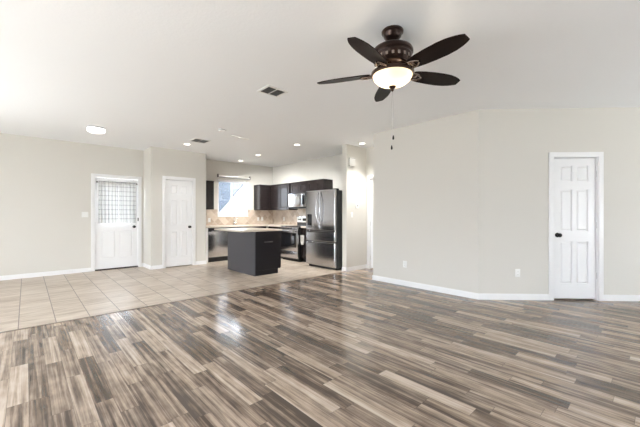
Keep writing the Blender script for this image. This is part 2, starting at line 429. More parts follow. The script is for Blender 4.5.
def bboard(name, Mx, segs):
    bm = NB()
    for a, b in segs:
        box(bm, a, b, -.013, 0, 0, .072, Mx); frustum(bm, a, b, .072, .086, 0, 0, 0, Mx) if False else box(bm, a, b, -.008, 0, .072, .086, Mx)
    struct(name, bm, 'white')
CW = .062                                         # casing width
bboard('baseboard_entry', F_ENTRY, [(XW, D1[0]-CW), (D1[1]+CW, XB)])
bboard('baseboard_closet_side', frame(XB, 0, -90), [(-YE, -YC+.013)])
bboard('baseboard_closet', F_CLOSET, [(XB-.013, D2[0]-CW), (D2[1]+CW, XR+.013)])
bboard('baseboard_hall', F_HALL, [(XS-.013, XH)])
bboard('baseboard_hall_stub', frame(XS, 0, -90), [(-YH-.13, -YH+.013)])
bboard('baseboard_hall_end', F_HEND, [(-YH+.013, D3[0]-CW)] if -YH+.013 < D3[0]-CW else [(-YH, -YH+.01)])
bboard('baseboard_center', F_CENTER, [(-YC1-.013, -YC0+.005)])
bboard('baseboard_diagonal', F_DIAG, [(-.005, D4[0]-CW), (D4[1]+CW, DL)])
bboard('baseboard_west', F_WEST, [(YR, PAT[0]-.06), (PAT[1]+.06, YE)])
bboard('baseboard_rear', F_REAR, [(-ex, -XW)])

# ------------------------------------------------------------------ doors
def casing(parent, Mx, h, m='white'):
    bm = NB(); x0, x1, z1 = h[0], h[1], h[3]
    for a, b in ((x0-CW, x0+.006), (x1-.006, x1+CW)):
        box(bm, a, b, -.018, 0, 0, z1+CW, Mx, bev=.004)
    box(bm, x0-CW, x1+CW, -.0175, 0, z1-.006, z1+CW, Mx, bev=.004)
    part('door_casing', bm, m, parent)
    bm = NB(); box(bm, x0, x0+.012, 0, .085, 0, z1, Mx); box(bm, x1-.012, x1, 0, .085, 0, z1, Mx); box(bm, x0, x1, 0, .085, z1-.012, z1, Mx)
    part('door_jamb', bm, m, parent)
def six_panel(bm, x0, x1, z0, z1, y, Mx, panels):
    """slab with its front at local y; raised fields as (u0,u1,v0,v1) fractions"""
    box(bm, x0, x1, y+.015, y+.038, z0, z1, Mx)
    w, hh = x1-x0, z1-z0
    us = sorted({0, 1, *[q for p in panels for q in p[:2]]}); vs = sorted({0, 1, *[q for p in panels for q in p[2:]]})
    for a, b in zip(us, us[1:]):
        for c, d in zip(vs, vs[1:]):
            if any(p[0] <= a and b <= p[1] and p[2] <= c and d <= p[3] for p in panels): continue
            box(bm, x0+a*w, x0+b*w, y, y+.015, z0+c*hh, z0+d*hh, Mx)
    for p in panels:
        if len(p) == 4: frustum(bm, x0+p[0]*w+.012, x0+p[1]*w-.012, z0+p[2]*hh+.012, z0+p[3]*hh-.012, y+.015, y+.003, .016, Mx)
SIX = [(u0, u1, v0, v1) for u0, u1 in ((.175, .45), (.55, .825)) for v0, v1 in ((.105, .405), (.48, .775), (.835, .945))]
def knob(parent, Mx, x, z, y, m='knob'):
    bm = NB()
    lathe(bm, [(0, y), (.032, y), (.032, y-.006), (.013, y-.012), (.011, y-.03), (.022, y-.036), (.029, y-.048), (.028, y-.06), (.018, y-.068), (0, y-.07)], (x, 0, z), 24, Mx, 'Y')
    return part('door_knob', bm, m, parent)
def hinges(parent, Mx, x, y, zs):
    for z in zs:
        bm = NB(); tube(bm, [(x, y, z-.045), (x, y, z+.045)], .007, 10, Mx)
        part('hinge', bm, 'hinge', parent)
def interior_door(n, Mx, h, knob_left, hinge_z, label):
    c = Mx @ Vector(((h[0]+h[1])/2, 0, 0))
    d = sgroup('door_%d' % n, c, label)
    casing(d, Mx, h)
    bm = NB(); six_panel(bm, h[0]+.018, h[1]-.018, .024, h[3]-.020, .022, Mx, SIX); part('door_slab', bm, 'white', d, False)
    kx = h[0]+.075 if knob_left else h[1]-.075
    knob(d, Mx, kx, .93, .022)
    hinges(d, Mx, h[1]-.010 if knob_left else h[0]+.010, .012, hinge_z)
    return d
interior_door(2, F_CLOSET, D2, False, (.25, 1.02, 1.82), 'white six-panel closet door beside the kitchen opening')
interior_door(4, F_DIAG, D4, True, (.35, 1.07, 1.80), 'white six-panel closet door in the angled wall')
interior_door(3, F_HEND, D3, False, (.25, 1.02, 1.82), 'white door at the end of the short hall')

d1 = sgroup('door_1', ((D1[0]+D1[1])/2, YE, 0), 'white entry door with a curtained upper window')
casing(d1, F_ENTRY, D1)
bm = NB(); dx0, dx1, dz0, dz1 = D1[0]+.018, D1[1]-.018, .03, D1[3]-.020; w = dx1-dx0; hh = dz1-dz0
lite = (.13, .87, .50, .925, 'lite')
pan = [(.13, .46, .11, .42), (.54, .87, .11, .42)]
# slab built round the glazed opening
for a, b, c, d in ((0, .13, 0, 1), (.87, 1, 0, 1), (.13, .87, 0, .11), (.13, .87, .42, .50), (.13, .87, .925, 1), (.46, .54, .11, .42)):
    box(bm, dx0+a*w, dx0+b*w, .022, .064, dz0+c*hh, dz0+d*hh, F_ENTRY)
for p in pan:
    box(bm, dx0+p[0]*w, dx0+p[1]*w, .036, .058, dz0+p[2]*hh, dz0+p[3]*hh, F_ENTRY)
    frustum(bm, dx0+p[0]*w+.012, dx0+p[1]*w-.012, dz0+p[2]*hh+.012, dz0+p[3]*hh-.012, .036, .024, .016, F_ENTRY)
part('door_slab', bm, 'white', d1, False)
bm = NB(); box(bm, dx0+.13*w, dx0+.87*w, .040, .046, dz0+.5*hh, dz0+.925*hh, F_ENTRY); part('window_pane', bm, 'pane', d1)
bm = NB(); box(bm, D1[0], D1[1], .0, .12, 0, .026, F_ENTRY, bev=.004); part('threshold', bm, 'threshold', d1)
knob(d1, F_ENTRY, dx1-.07, .945, .022)
bm = NB(); box(bm, D1[1]-.0145, D1[1]-.0005, -.020, .03, 1.07, 1.15, F_ENTRY, bev=.002); part('strike_plate', bm, 'knob', d1)
hinges(d1, F_ENTRY, D1[0]+.010, .012, (.25, 1.02, 1.82))

# curtain and its rod, hung on the entry door
tr = thing('curtain_rod', 'thin dark curtain rod across the top of the entry door', 'curtain rod', (1.51, YE-.02, 1.93))
bm = NB(); tube(bm, [(1.135, YE-.024, 1.935), (1.885, YE-.024, 1.935)], .007, 10); part('rod', bm, 'bronze', tr)
for x in (1.128, 1.892):
    bm = NB(); lathe(bm, [(0, -.018), (.012, -.014), (.017, 0), (.012, .014), (0, .018)], (x, YE-.028, 1.935), 14); part('finial', bm, 'bronze', tr)
for x in (1.15, 1.87):
    bm = NB(); box(bm, x-.006, x+.006, YE-.028, YE+.022, 1.927, 1.943); part('bracket', bm, 'bronze', tr)
def curtain(x0, x1, label, ph):
    bm = NB(); nx, nz = 70, 24; g = []
    for i in range(nx+1):
        u = i/nx; col = []
        for j in range(nz+1):
            v = j/nz; z = 1.965-.93*v
            amp = .006+.010*v
            y = YE-.054+amp*math.sin(u*2*PI*5.5+ph+.5*math.sin(3*v))
            if abs(z-1.935) < .02: y = YE-.036-.002*math.sin(u*90)
            col.append(bm.verts.new((x0+(x1-x0)*u, y, z-.006*(1-v)*abs(math.sin(u*2*PI*5.5)))))
        g.append(col)
    for i in range(nx):
        for j in range(nz): bm.faces.new((g[i][j], g[i+1][j], g[i+1][j+1], g[i][j+1]))
    return single('curtain', bm, 'curtain', label, 'curtain', 'plaid curtains on the entry door')
curtain(1.15, 1.50, 'sheer white and grey plaid curtain panel on the entry door, away from the knob', 0)
curtain(1.505, 1.87, 'sheer white and grey plaid curtain panel on the knob side of the entry door', 1.2)

# ------------------------------------------------------------------ windows
def window(n, Mx, h, t=.14, mull=True, screen=False, label=''):
    x0, x1, z0, z1 = h[:4]; c = Mx @ Vector(((x0+x1)/2, 0, z0))
    w = sgroup('window_%d' % n, c, label)
    bm = NB(); a, b = .075, .125; f = .035
    box(bm, x0, x0+f, a, b, z0, z1, Mx); box(bm, x1-f, x1, a, b, z0, z1, Mx)
    box(bm, x0+f, x1-f, a, b, z0, z0+f, Mx); box(bm, x0+f, x1-f, a, b, z1-f, z1, Mx)
    part('window_frame', bm, 'vinyl', w, False)
    xm = (x0+x1)/2; s = .030
    for k, (p, q) in enumerate(((x0+f, xm+.018), (xm-.018, x1-f))):
        bm = NB(); ya, yb = (.085, .102) if k == 0 else (.104, .120)
        box(bm, p, p+s, ya, yb, z0+f, z1-f, Mx); box(bm, q-s, q, ya, yb, z0+f, z1-f, Mx)
        box(bm, p+s, q-s, ya, yb, z0+f, z0+f+s, Mx); box(bm, p+s, q-s, ya, yb, z1-f-s, z1-f, Mx)
        sh = part('sash', bm, 'vinyl', w, False)
        bm = NB(); box(bm, p+s, q-s, (ya+yb)/2-.002, (ya+yb)/2+.002, z0+f+s, z1-f-s, Mx); part('pane', bm, 'pane', sh, False)
        if screen and k == 0:
            bm = NB(); box(bm, p+.004, q-.022, .126, .128, z0+f, z1-f, Mx); part('screen', bm, 'screen', sh, False, 'hazy insect screen')
            for zz in (1.92, 1.80):
                bm = NB(); box(bm, p+.115, p+.135, .078, .086, zz-.02, zz+.02, Mx); part('latch', bm, 'black', sh)
    bm = NB(); box(bm, x0-.02, x1+.02, -.03, .075, z0-.022, z0, Mx, bev=.004); part('window_sill', bm, 'white', w)
    return w
window(1, F_KWIN, WIN, screen=True, label='white sliding kitchen window')
window(2, F_WEST, PAT, label='wide sliding glass opening behind the viewer')
window(3, F_WEST, WW, label='window behind the viewer')
window(4, F_REAR, R1, label='rear window')
window(5, F_REAR, R2, label='rear window beside the angled wall')

# ------------------------------------------------------------------ outside
bm = NB(); box(bm, XW-.3, XE+1, YR-2.0, YR-.301, H+.02, H+.2); struct('eave_sun_block', bm, 'stucco')  # added unseen overhang, keeps direct sun out of the rear windows
bm = NB(); box(bm, -14, 20, YK+.3, 30, -.35, -.15); box(bm, -14, XW-.3, -16, YK+.3, -.35, -.15); box(bm, XW-.3, 20, -16, YR-.3, -.35, -.15); struct('ground', bm, 'ground')
def prism(bm, poly, y0, y1):
    A = [bm.verts.new((x, y0, z)) for x, z in poly]; B = [bm.verts.new((x, y1, z)) for x, z in poly]
    bm.faces.new(A); bm.faces.new(B[::-1])
    for i in range(len(poly)): bm.faces.new((A[i], B[i], B[(i+1) % len(poly)], A[(i+1) % len(poly)]))
nb = thing('neighbor_house', 'white stucco gable end of the house outside the kitchen window', 'building', (8.8, 13.5, -.15))
gx0, gx1 = 5.75, 11.9; mx_ = (gx0+gx1)/2; gz, gp = .95, .95+1.06*(mx_-gx0)
bm = NB(); prism(bm, [(gx0, -.15), (gx1, -.15), (gx1, gz), (mx_, gp), (gx0, gz)], 13.0, 18.4); part('gable_wall', bm, 'stucco', nb, False)
bm = NB()
for e, q in ((gx0-.12, gx0), (gx1+.12, gx1)): prism(bm, [(e, gz-.127), (mx_, gp+.001), (mx_, gp+.09), (e, gz-.04)], 12.97, 18.5)
part('roof', bm, 'shingle', nb, False)
nb = thing('neighbor_house', 'house with a grey-blue shingle roof behind the white gable outside the kitchen window', 'building', (9, 21, -.15))
bm = NB(); box(bm, 1, 17, 20, 25, -.15, 1.2); part('house_wall', bm, 'stucco', nb, False)
bm = NB(); A = [bm.verts.new(v) for v in ((.6, 19.6, 1.1), (17.4, 19.6, 1.1), (17.4, 22, 4.3), (.6, 22, 4.3), (17.4, 25.4, 1.1), (.6, 25.4, 1.1))]
for q in ((0, 1, 2, 3), (3, 2, 4, 5), (0, 3, 5), (1, 4, 2), (0, 5, 4, 1)): bm.faces.new([A[i] for i in q])
part('roof', bm, 'shingle', nb, False)

# ------------------------------------------------------------------ kitchen: backsplash, cabinets, counters
bm = NB(); box(bm, XR, WIN[0]-.02, -.008, 0, .925, 1.372, F_KWIN); box(bm, WIN[0]-.02, WIN[1]+.02, -.008, 0, .925, WIN[2]-.023, F_KWIN); box(bm, WIN[1]+.02, XK-.008, -.008, 0, .925, 1.372, F_KWIN)
struct('wall_backsplash_window', bm, 'splashx', label='beige diagonal tile backsplash under the window')
bm = NB(); box(bm, -YK, -5.8, -.008, 0, .925, 1.42, F_KSIDE); struct('wall_backsplash_side', bm, 'splashy', label='beige diagonal tile backsplash behind the range')

def shaker(bm, x0, x1, z0, z1, y, Mx, rail=.055):
    """door whose front is at local y (toward the room), 20 mm thick"""
    box(bm, x0, x0+rail, y, y+.02, z0, z1, Mx); box(bm, x1-rail, x1, y, y+.02, z0, z1, Mx)
    box(bm, x0+rail, x1-rail, y, y+.02, z0, z0+rail, Mx); box(bm, x0+rail, x1-rail, y, y+.02, z1-rail, z1, Mx)
    box(bm, x0+rail, x1-rail, y+.009, y+.02, z0+rail, z1-rail, Mx)
    if x1-x0 > .2 and z1-z0 > .2: frustum(bm, x0+rail+.012, x1-rail-.012, z0+rail+.012, z1-rail-.012, y+.009, y+.003, .02, Mx)
def upper(Mx, x0, x1, z0, z1, doors, label, depth=.33, blank=0):
    c = Mx @ Vector(((x0+x1)/2, -depth/2, z0))
    t = thing('wall_cabinet', label, 'cabinet', c, 'dark kitchen wall cabinets')
    bm = NB(); box(bm, x0, x1, -depth+.02, -.001, z0, z1, Mx); part('cabinet_body', bm, 'espresso', t, False)
    dw = (x1-x0-blank)/doors
    for k in range(doors):
        bm = NB(); shaker(bm, x0+k*dw+.004, x0+(k+1)*dw-.004, z0+.004, z1-.012, -depth, Mx); part('cabinet_door', bm, 'espresso', t, False)
    bm = NB(); box(bm, x0, x1, -depth-.008, -.001, z1, z1+.018, Mx); part('top_moulding', bm, 'espresso', t, False)
    return t
ZU0, ZU1 = 1.362, 2.105
upper(F_KWIN, XR+.005, 3.692, ZU0, ZU1, 1, 'narrow dark wall cabinet between the closet corner and the kitchen window')
upper(F_KWIN, 5.105, XK-.002, ZU0, ZU1, 1, 'dark wall cabinet on the window wall in the kitchen corner', blank=.335)
upper(F_KSIDE, -8.165, -7.212, ZU0, ZU1, 2, 'glossy dark double wall cabinet beside the microwave, above the bare counter')
upper(F_KSIDE, -7.135, -6.415, 1.815, ZU1, 2, 'short two-door dark wall cabinet directly above the microwave')
upper(F_KSIDE, -6.412, -5.788, 1.812, ZU1, 2, 'dark wall cabinet with a bare end panel rising behind the refrigerator top')

CT0, CT1 = .885, .925
def base_cab(Mx, x0, x1, doors, label, drawer=True, name='base_cabinet', depth=.60):
    c = Mx @ Vector(((x0+x1)/2, -depth/2, 0))
    t = thing(name, label, 'cabinet', c, 'dark kitchen base cabinets')
    bm = NB(); box(bm, x0, x1, -depth+.02, -.01, .10, CT0, Mx); part('cabinet_body', bm, 'espresso', t, False)
    bm = NB(); box(bm, x0, x1, -depth+.08, -.01, 0, .10, Mx); part('toe_kick', bm, 'black', t, False)
    dw = (x1-x0)/doors
    for k in range(doors):
        a, b = x0+k*dw+.004, x0+(k+1)*dw-.004
        bm = NB(); shaker(bm, a, b, .11, .70 if drawer else CT0-.01, -depth, Mx); part('cabinet_door', bm, 'espresso', t, False)
        if drawer:
            bm = NB(); box(bm, a, b, -depth, -depth+.02, .71, CT0-.012, Mx, bev=.004); part('drawer_front', bm, 'espresso', t)
    return t
base_cab(F_KWIN, 4.025, 5.165, 2, 'dark sink base cabinet below the kitchen window, behind the island')
base_cab(F_KSIDE, -7.86, -7.155, 1, 'dark corner base cabinet between the window wall and the range')
gapcab = base_cab(F_KSIDE, -6.365, -5.845, 1, 'dark narrow base cabinet in the gap between range and refrigerator', depth=.58)
bm = NB(); box(bm, XR+.002, XK-.01, -.625, -.009, CT0+.001, CT1, F_KWIN, bev=.006); box(bm, -7.876, -7.157, -.625, -.0095, CT0+.001, CT1, F_KSIDE, bev=.006)
single('countertop', bm, 'counter', 'beige countertop running along the window wall to the range', 'countertop')
bm = NB(); box(bm, -6.362, -5.845, -.60, -.009, CT0+.001, CT1, F_KSIDE, bev=.006)
single('countertop', bm, 'counter', 'short beige countertop between the range and the refrigerator', 'countertop')

# small white cloth on the gap cabinet
t = thing('hand_towel', 'small white cloth hanging from a dark loop between range and refrigerator', 'towel', (XK-.60, 6.29, .47))
bm = NB(); tube(bm, [(XK-.585, 6.365, .69), (XK-.605, 6.36, .69), (XK-.605, 6.22, .69), (XK-.585, 6.215, .69)], .006, 8); part('hanging_bar', bm, 'bronze', t)
bm = NB()
box(bm, XK-.618, XK-.594, 6.225, 6.275, .50, .698, bev=.006); box(bm, XK-.620, XK-.594, 6.312, 6.352, .50, .697, bev=.006); box(bm, XK-.616, XK-.596, 6.24, 6.34, .455, .53, bev=.008); box(bm, XK-.617, XK-.595, 6.232, 6.348, .66, .70, bev=.006)
part('cloth', bm, 'towel', t)

# ------------------------------------------------------------------ dishwasher
t = thing('dishwasher', 'stainless dishwasher with black control strip beside the closet wall', 'dishwasher', (3.72, YK-.31, 0))
bm = NB(); box(bm, 3.412, 4.02, -.565, -.01, .105, CT0-.002, F_KWIN); part('tub', bm, 'black', t, False)
bm = NB(); box(bm, 3.414, 4.018, -.605, -.566, .125, .785, F_KWIN, bev=.006); part('door', bm, 'steel', t)
bm = NB(); box(bm, 3.414, 4.018, -.607, -.566, .789, CT0-.006, F_KWIN, bev=.005); cp = part('control_panel', bm, 'black', t)
bm = NB(); tube(bm, [(3.50, -.625, .80), (3.93, -.625, .80)], .008, 8, F_KWIN); box(bm, 3.51, 3.53, -.625, -.605, .795, .805, F_KWIN); box(bm, 3.90, 3.92, -.625, -.605, .795, .805, F_KWIN); part('handle', bm, 'steeldark', t)
bm = NB(); box(bm, 3.412, 4.02, -.545, -.02, 0, .104, F_KWIN); part('toe_kick', bm, 'black', t, False)
bm = NB(); box(bm, XR+.003, 3.411, -.60, -.01, 0, CT0-.002, F_KWIN); single('filler_panel', bm, 'white', 'narrow white filler strip between the closet corner and the dishwasher', 'panel', smooth=False)

# ------------------------------------------------------------------ faucet
t = thing('kitchen_faucet', 'chrome gooseneck faucet on the counter under the kitchen window', 'faucet', (4.41, YK-.09, CT1))
bm = NB(); lathe(bm, [(0, 0), (.028, 0), (.026, .012), (.016, .03), (.014, .05), (0, .05)], (4.41, YK-.09, CT1), 20); part('faucet_base', bm, 'chrome', t)
bm = NB(); pts = [(4.41, YK-.09, CT1+.04)]+[(4.41, YK-.09-.075+.075*math.cos(a), CT1+.20+.075*math.sin(a)) for a in [PI*k/10 for k in range(11)]]+[(4.41, YK-.24, CT1+.16)]
tube(bm, pts, .011, 12); part('spout', bm, 'chrome', t)
bm = NB(); tube(bm, [(4.43, YK-.09, CT1+.06), (4.50, YK-.10, CT1+.10)], [.01, .006], 10); part('lever', bm, 'chrome', t)

# ------------------------------------------------------------------ range
ra = thing('kitchen_range', 'stainless electric range with black glass top between counter and refrigerator', 'range', (5.45, 6.76, 0))
x0, x1 = -7.148, -6.372; fy = -.64
bm = NB(); box(bm, x0, x1, fy, -.02, .06, .905, F_KSIDE); part('range_body', bm, 'black', ra, False)
bm = NB(); box(bm, x0+.004, x1-.004, fy-.01, -.06, .906, .922, F_KSIDE, bev=.004); ck = part('cooktop', bm, 'cooktop', ra)
for bx, by, r in ((x0+.2, -.20, .08), (x1-.2, -.2, .095), (x0+.2, -.46, .1), (x1-.2, -.46, .08)):
    bm = NB(); lathe(bm, [(r-.006, .9222), (r, .9226), (r+.003, .9222), (r-.006, .9222)], (bx, by, 0), 32, F_KSIDE); part('burner_ring', bm, 'slot', ck)
bm = NB(); box(bm, x0+.004, x1-.004, fy-.045, fy-.002, .265, .835, F_KSIDE, bev=.006); od = part('oven_door', bm, 'steel', ra)
bm = NB(); box(bm, x0+.07, x1-.07, fy-.049, fy-.044, .37, .745, F_KSIDE, bev=.003); part('oven_window', bm, 'glassblack', od)
bm = NB(); tube(bm, [(x0+.05, fy-.085, .795), (x1-.05, fy-.085, .795)], .012, 12, F_KSIDE)
for q in (x0+.08, x1-.08): tube(bm, [(q, fy-.045, .795), (q, fy-.085, .795)], .009, 8, F_KSIDE)
part('handle', bm, 'steel', od)
bm = NB(); box(bm, x0+.004, x1-.004, fy-.03, fy-.002, .838, .902, F_KSIDE, bev=.006); part('front_rail', bm, 'steel', ra)
bm = NB(); box(bm, x0+.004, x1-.004, fy-.043, fy-.002, .085, .258, F_KSIDE, bev=.006); part('storage_drawer', bm, 'steel', ra)
bm = NB(); box(bm, x0, x1, fy+.04, -.05, 0, .06, F_KSIDE); part('plinth', bm, 'black', ra, False)
bm = NB(); box(bm, x0, x1, -.09, -.012, .905, 1.17, F_KSIDE, bev=.012); bg = part('backguard', bm, 'steel', ra)
bm = NB(); box(bm, x0+.01, x1-.01, -.094, -.088, .925, 1.005, F_KSIDE, bev=.002); part('backguard_vent', bm, 'black', bg)
bm = NB(); box(bm, x0+.02, x1-.02, -.096, -.089, 1.015, 1.155, F_KSIDE, bev=.003); part('control_panel', bm, 'plastic', bg)
for q in (.10, .17, .60, .67):
    bm = NB(); lathe(bm, [(0, -.12), (.019, -.118), (.022, -.097), (0, -.0965)], (x0+q, 0, 1.085), 18, F_KSIDE, 'Y'); part('control_knob', bm, 'black', bg)
bm = NB(); box(bm, x0+.26, x0+.50, -.099, -.0955, 1.05, 1.12, F_KSIDE); part('display', bm, 'glassblack', bg)

# ------------------------------------------------------------------ microwave
mw = thing('microwave', 'stainless over-the-range microwave under the short dark cabinet', 'microwave', (5.6, 6.775, 1.41))
x0, x1 = -7.130, -6.418
bm = NB(); box(bm, x0, x1, -.375, -.009, 1.412, 1.805, F_KSIDE); part('microwave_body', bm, 'black', mw, False)
bm = NB(); box(bm, x0, x1-.16, -.405, -.376, 1.435, 1.80, F_KSIDE, bev=.006); dd = part('door', bm, 'steel', mw)
bm = NB(); box(bm, x0+.07, x1-.25, -.408, -.404, 1.505, 1.725, F_KSIDE, bev=.002); part('door_window', bm, mat('grey_mirror_glass', (.55, .56, .57), .15, metal=.6), dd)
bm = NB(); tube(bm, [(x1-.195, -.406, 1.49), (x1-.195, -.44, 1.52), (x1-.195, -.44, 1.72), (x1-.195, -.406, 1.75)], .009, 10, F_KSIDE); part('handle', bm, 'steel', dd)
bm = NB(); box(bm, x1-.158, x1, -.405, -.376, 1.435, 1.80, F_KSIDE, bev=.006); cp = part('control_panel', bm, 'steel', mw)
bm = NB(); box(bm, x1-.135, x1-.02, -.408, -.404, 1.49, 1.745, F_KSIDE, bev=.002); part('keypad', bm, 'glassblack', cp)
bm = NB(); box(bm, x0+.03, x1-.03, -.36, -.05, 1.395, 1.413, F_KSIDE); part('vent_grille', bm, 'black', mw, False)

# ------------------------------------------------------------------ refrigerator
fr = thing('refrigerator', 'stainless french-door refrigerator with two lower drawers at the end of the kitchen', 'refrigerator', (5.35, 5.31, 0))
y0, y1 = 4.855, 5.835; ym = (y0+y1)/2
bm = NB(); box(bm, 5.005, 5.745, y0+.012, y1-.012, .03, 1.765, bev=.008); part('fridge_body', bm, 'fridgeside', fr)
bm = NB(); box(bm, 5.01, 5.7, y0+.03, y1-.03, 0, .03); part('plinth', bm, 'black', fr, False)
def fdoor(name, ya, yb, za, zb, m='steel'):
    bm = NB(); box(bm, 4.925, 5.0, ya, yb, za, zb, bev=.028, seg=6); return part(name, bm, m, fr)
dl = fdoor('door', ym+.003, y1, .862, 1.785); dr = fdoor('door', y0, ym-.003, .862, 1.785)
du = fdoor('drawer', y0, y1, .612, .850); dn = fdoor('drawer', y0, y1, .055, .598)
bm = NB(); box(bm, 4.9925, 5.006, y0+.02, y1-.02, .05, 1.77); part('door_gasket', bm, 'black', fr, False)
for dd, s in ((dl, 1), (dr, -1)):
    bm = NB(); pts = []
    for k in range(17):
        u = k/16; z = .95+u*.80
        bow = .055*math.sin(PI*u)**.7 if 0 < u < 1 else 0
        pts.append((4.922-bow, ym+s*(.035+.028*math.sin(PI*u)), z))
    tube(bm, pts, .0125, 12); part('handle', bm, 'steel', dd)
for dd, z in ((du, .825), (dn, .572)):
    bm = NB(); box(bm, 4.919, 4.9255, y0+.04, y1-.04, z-.010, z+.012); part('grip_shade', bm, 'black', dd, False)  # dark strip painting the shade of a grip groove
    bm = NB(); box(bm, 4.908, 4.9255, y0+.03, y1-.03, z+.010, z+.018, bev=.003); part('handle', bm, 'steel', dd)
bm = NB(); box(bm, 4.921, 4.9255, 5.615, 5.765, .93, 1.235, bev=.002); dp = part('water_dispenser', bm, 'glassblack', dl)
bm = NB(); box(bm, 4.915, 4.922, 5.63, 5.75, .945, .965, bev=.002); part('drip_tray', bm, 'steeldark', dp)
bm = NB(); box(bm, 4.912, 4.922, 5.675, 5.705, 1.09, 1.15, bev=.002); part('spout', bm, 'black', dp)
for yy in (y0+.05, y1-.05):
    bm = NB(); box(bm, 4.95, 5.08, yy-.03, yy+.03, 1.7655, 1.80, bev=.006); part('hinge_cover', bm, 'black', fr)

# ------------------------------------------------------------------ island
isl = thing('kitchen_island', 'charcoal kitchen island standing alone on the tile', 'island', (3.65, 6.03, 0))
ix0, ix1, iy0, iy1 = 3.325, 3.96, 5.50, 6.65
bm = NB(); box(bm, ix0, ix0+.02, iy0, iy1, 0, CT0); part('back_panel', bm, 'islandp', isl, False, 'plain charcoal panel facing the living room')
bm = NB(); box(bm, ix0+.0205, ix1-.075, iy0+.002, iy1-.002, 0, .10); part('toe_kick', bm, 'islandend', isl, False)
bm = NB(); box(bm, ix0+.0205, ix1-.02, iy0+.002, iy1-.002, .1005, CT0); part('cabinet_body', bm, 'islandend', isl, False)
F_ISL = frame(ix1, 0, 90)     # doors face the range
for k in range(2):
    a = iy0+.006+k*.572; b = a+.566
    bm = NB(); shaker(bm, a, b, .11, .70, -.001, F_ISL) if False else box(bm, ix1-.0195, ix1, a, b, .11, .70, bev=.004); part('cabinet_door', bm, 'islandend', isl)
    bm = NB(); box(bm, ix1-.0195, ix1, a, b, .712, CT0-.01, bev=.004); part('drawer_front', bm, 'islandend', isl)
bm = NB(); box(bm, 3.02, 3.965, 5.455, 6.68, CT0+.0005, CT1-.006, bev=.008, seg=3)
single('island_countertop', bm, 'counter', 'beige slab countertop overhanging the charcoal island', 'countertop')

# ------------------------------------------------------------------ roller shade over the window
rs = thing('roller_shade', 'white rolled-up window shade on brackets above the kitchen window', 'window shade', (4.42, YK-.05, 2.29))
bm = NB(); tube(bm, [(3.95, YK-.055, 2.305), (4.93, YK-.055, 2.305)], .021, 16); part('shade_roll', bm, 'plastic', rs)
bm = NB(); box(bm, 3.96, 4.92, YK-.07, YK-.062, 2.262, 2.285, bev=.002); part('hem_bar', bm, 'steeldark', rs)
for x in (3.938, 4.942):
    bm = NB(); box(bm, x-.008, x+.008, YK-.085, YK, 2.275, 2.365, bev=.003); part('bracket', bm, 'ivory', rs)

# ------------------------------------------------------------------ outlets and switches
def plate(name, Mx, x, z, label, cat, gangs=1, kind='outlet', m='plastic', y=0, group=None):
    c = Mx @ Vector((x, y, z-.057)); t = thing(name, label, cat, c, group)
    w = .035+.023*(gangs-1)
    bm = NB(); box(bm, x-w, x+w, y-.006, y, z-.057, z+.057, Mx, bev=.002); part('cover_plate', bm, m, t)
    for g in range(gangs):
        gx = x+(g-(gangs-1)/2)*.046
        if kind == 'outlet':
            for s in (-.02, .02):
                bm = NB(); lathe(bm, [(0, y-.0085), (.014, y-.008), (.015, y-.0055), (0, y-.0055)], (gx, 0, z+s), 16, Mx, 'Y'); r = part('receptacle', bm, m, t)
                bm = NB()
                for q in (-.005, .005): box(bm, gx+q-.001, gx+q+.001, y-.0092, y-.008, z+s-.003, z+s+.005, Mx)
                part('slots', bm, 'slot', r, False)
        else:
            bm = NB(); box(bm, gx-.006, gx+.006, y-.016, y-.005, z-.004, z+.014, Mx, bev=.002); part('toggle', bm, m, t)
plate('wall_outlet', F_DIAG, .551, .385, 'white power outlet low on the angled wall beside the closet door', 'outlet', y=-.0005)
plate('wall_outlet', F_CENTER, -3.026, .37, 'white power outlet low on the bright wall facing the entry door', 'outlet', y=-.0005)
plate('light_switch', F_ENTRY, .92, 1.225, 'white multi-gang light switch plate beside the entry door', 'switch', 2, 'switch', y=-.0005)
plate('wall_outlet', F_KWIN, 3.70, 1.075, 'white outlet on the backsplash under the narrow cabinet by the closet wall', 'outlet', y=-.0085)
plate('wall_outlet', F_KWIN, 5.255, 1.09, 'white outlet on the window wall backsplash, closer to the window', 'outlet', y=-.0085)
plate('light_switch', F_KWIN, 5.395, 1.09, 'white switch on the window wall backsplash, nearer the kitchen corner', 'switch', 1, 'switch', y=-.0085)
plate('wall_outlet', F_KSIDE, -7.885, 1.09, 'white outlet on the side wall backsplash left of the range', 'outlet', y=-.0085)
plate('light_switch', F_HALL, 5.22, 1.22, 'white light switch on the hall wall beside the refrigerator', 'switch', 1, 'switch', y=-.0005)
t = thing('island_outlet', 'dark horizontal outlet plate on the end of the island', 'outlet', (3.66, iy0, .60))
bm = NB(); box(bm, 3.55, 3.75, iy0-.006, iy0+.0015, .655, .675, bev=.002); part('cover_plate', bm, mat('dark_grey_plate', (.035, .034, .036), .4), t)
t = thing('thermostat', 'small white thermostat on the hall wall above the light switch', 'thermostat', (5.39, YH-.01, 1.36))
bm = NB(); box(bm, 5.345, 5.435, YH-.024, YH-.0005, 1.365, 1.455, bev=.006); b0 = part('housing', bm, 'plastic', t)
bm = NB(); box(bm, 5.365, 5.415, YH-.0255, YH-.0235, 1.405, 1.44); part('display', bm, 'ivory', b0)
t = thing('door_chime', 'white doorbell chime box high on the hall wall', 'door chime', (5.21, YH-.02, 2.27))
bm = NB(); box(bm, 5.115, 5.295, YH-.045, YH-.0005, 2.27, 2.445, bev=.006); b0 = part('cover', bm, 'almond', t)
bm = NB(); box(bm, 5.118, 5.292, YH-.043, YH-.002, 2.4455, 2.452); part('top_grille', bm, 'ivory', b0)

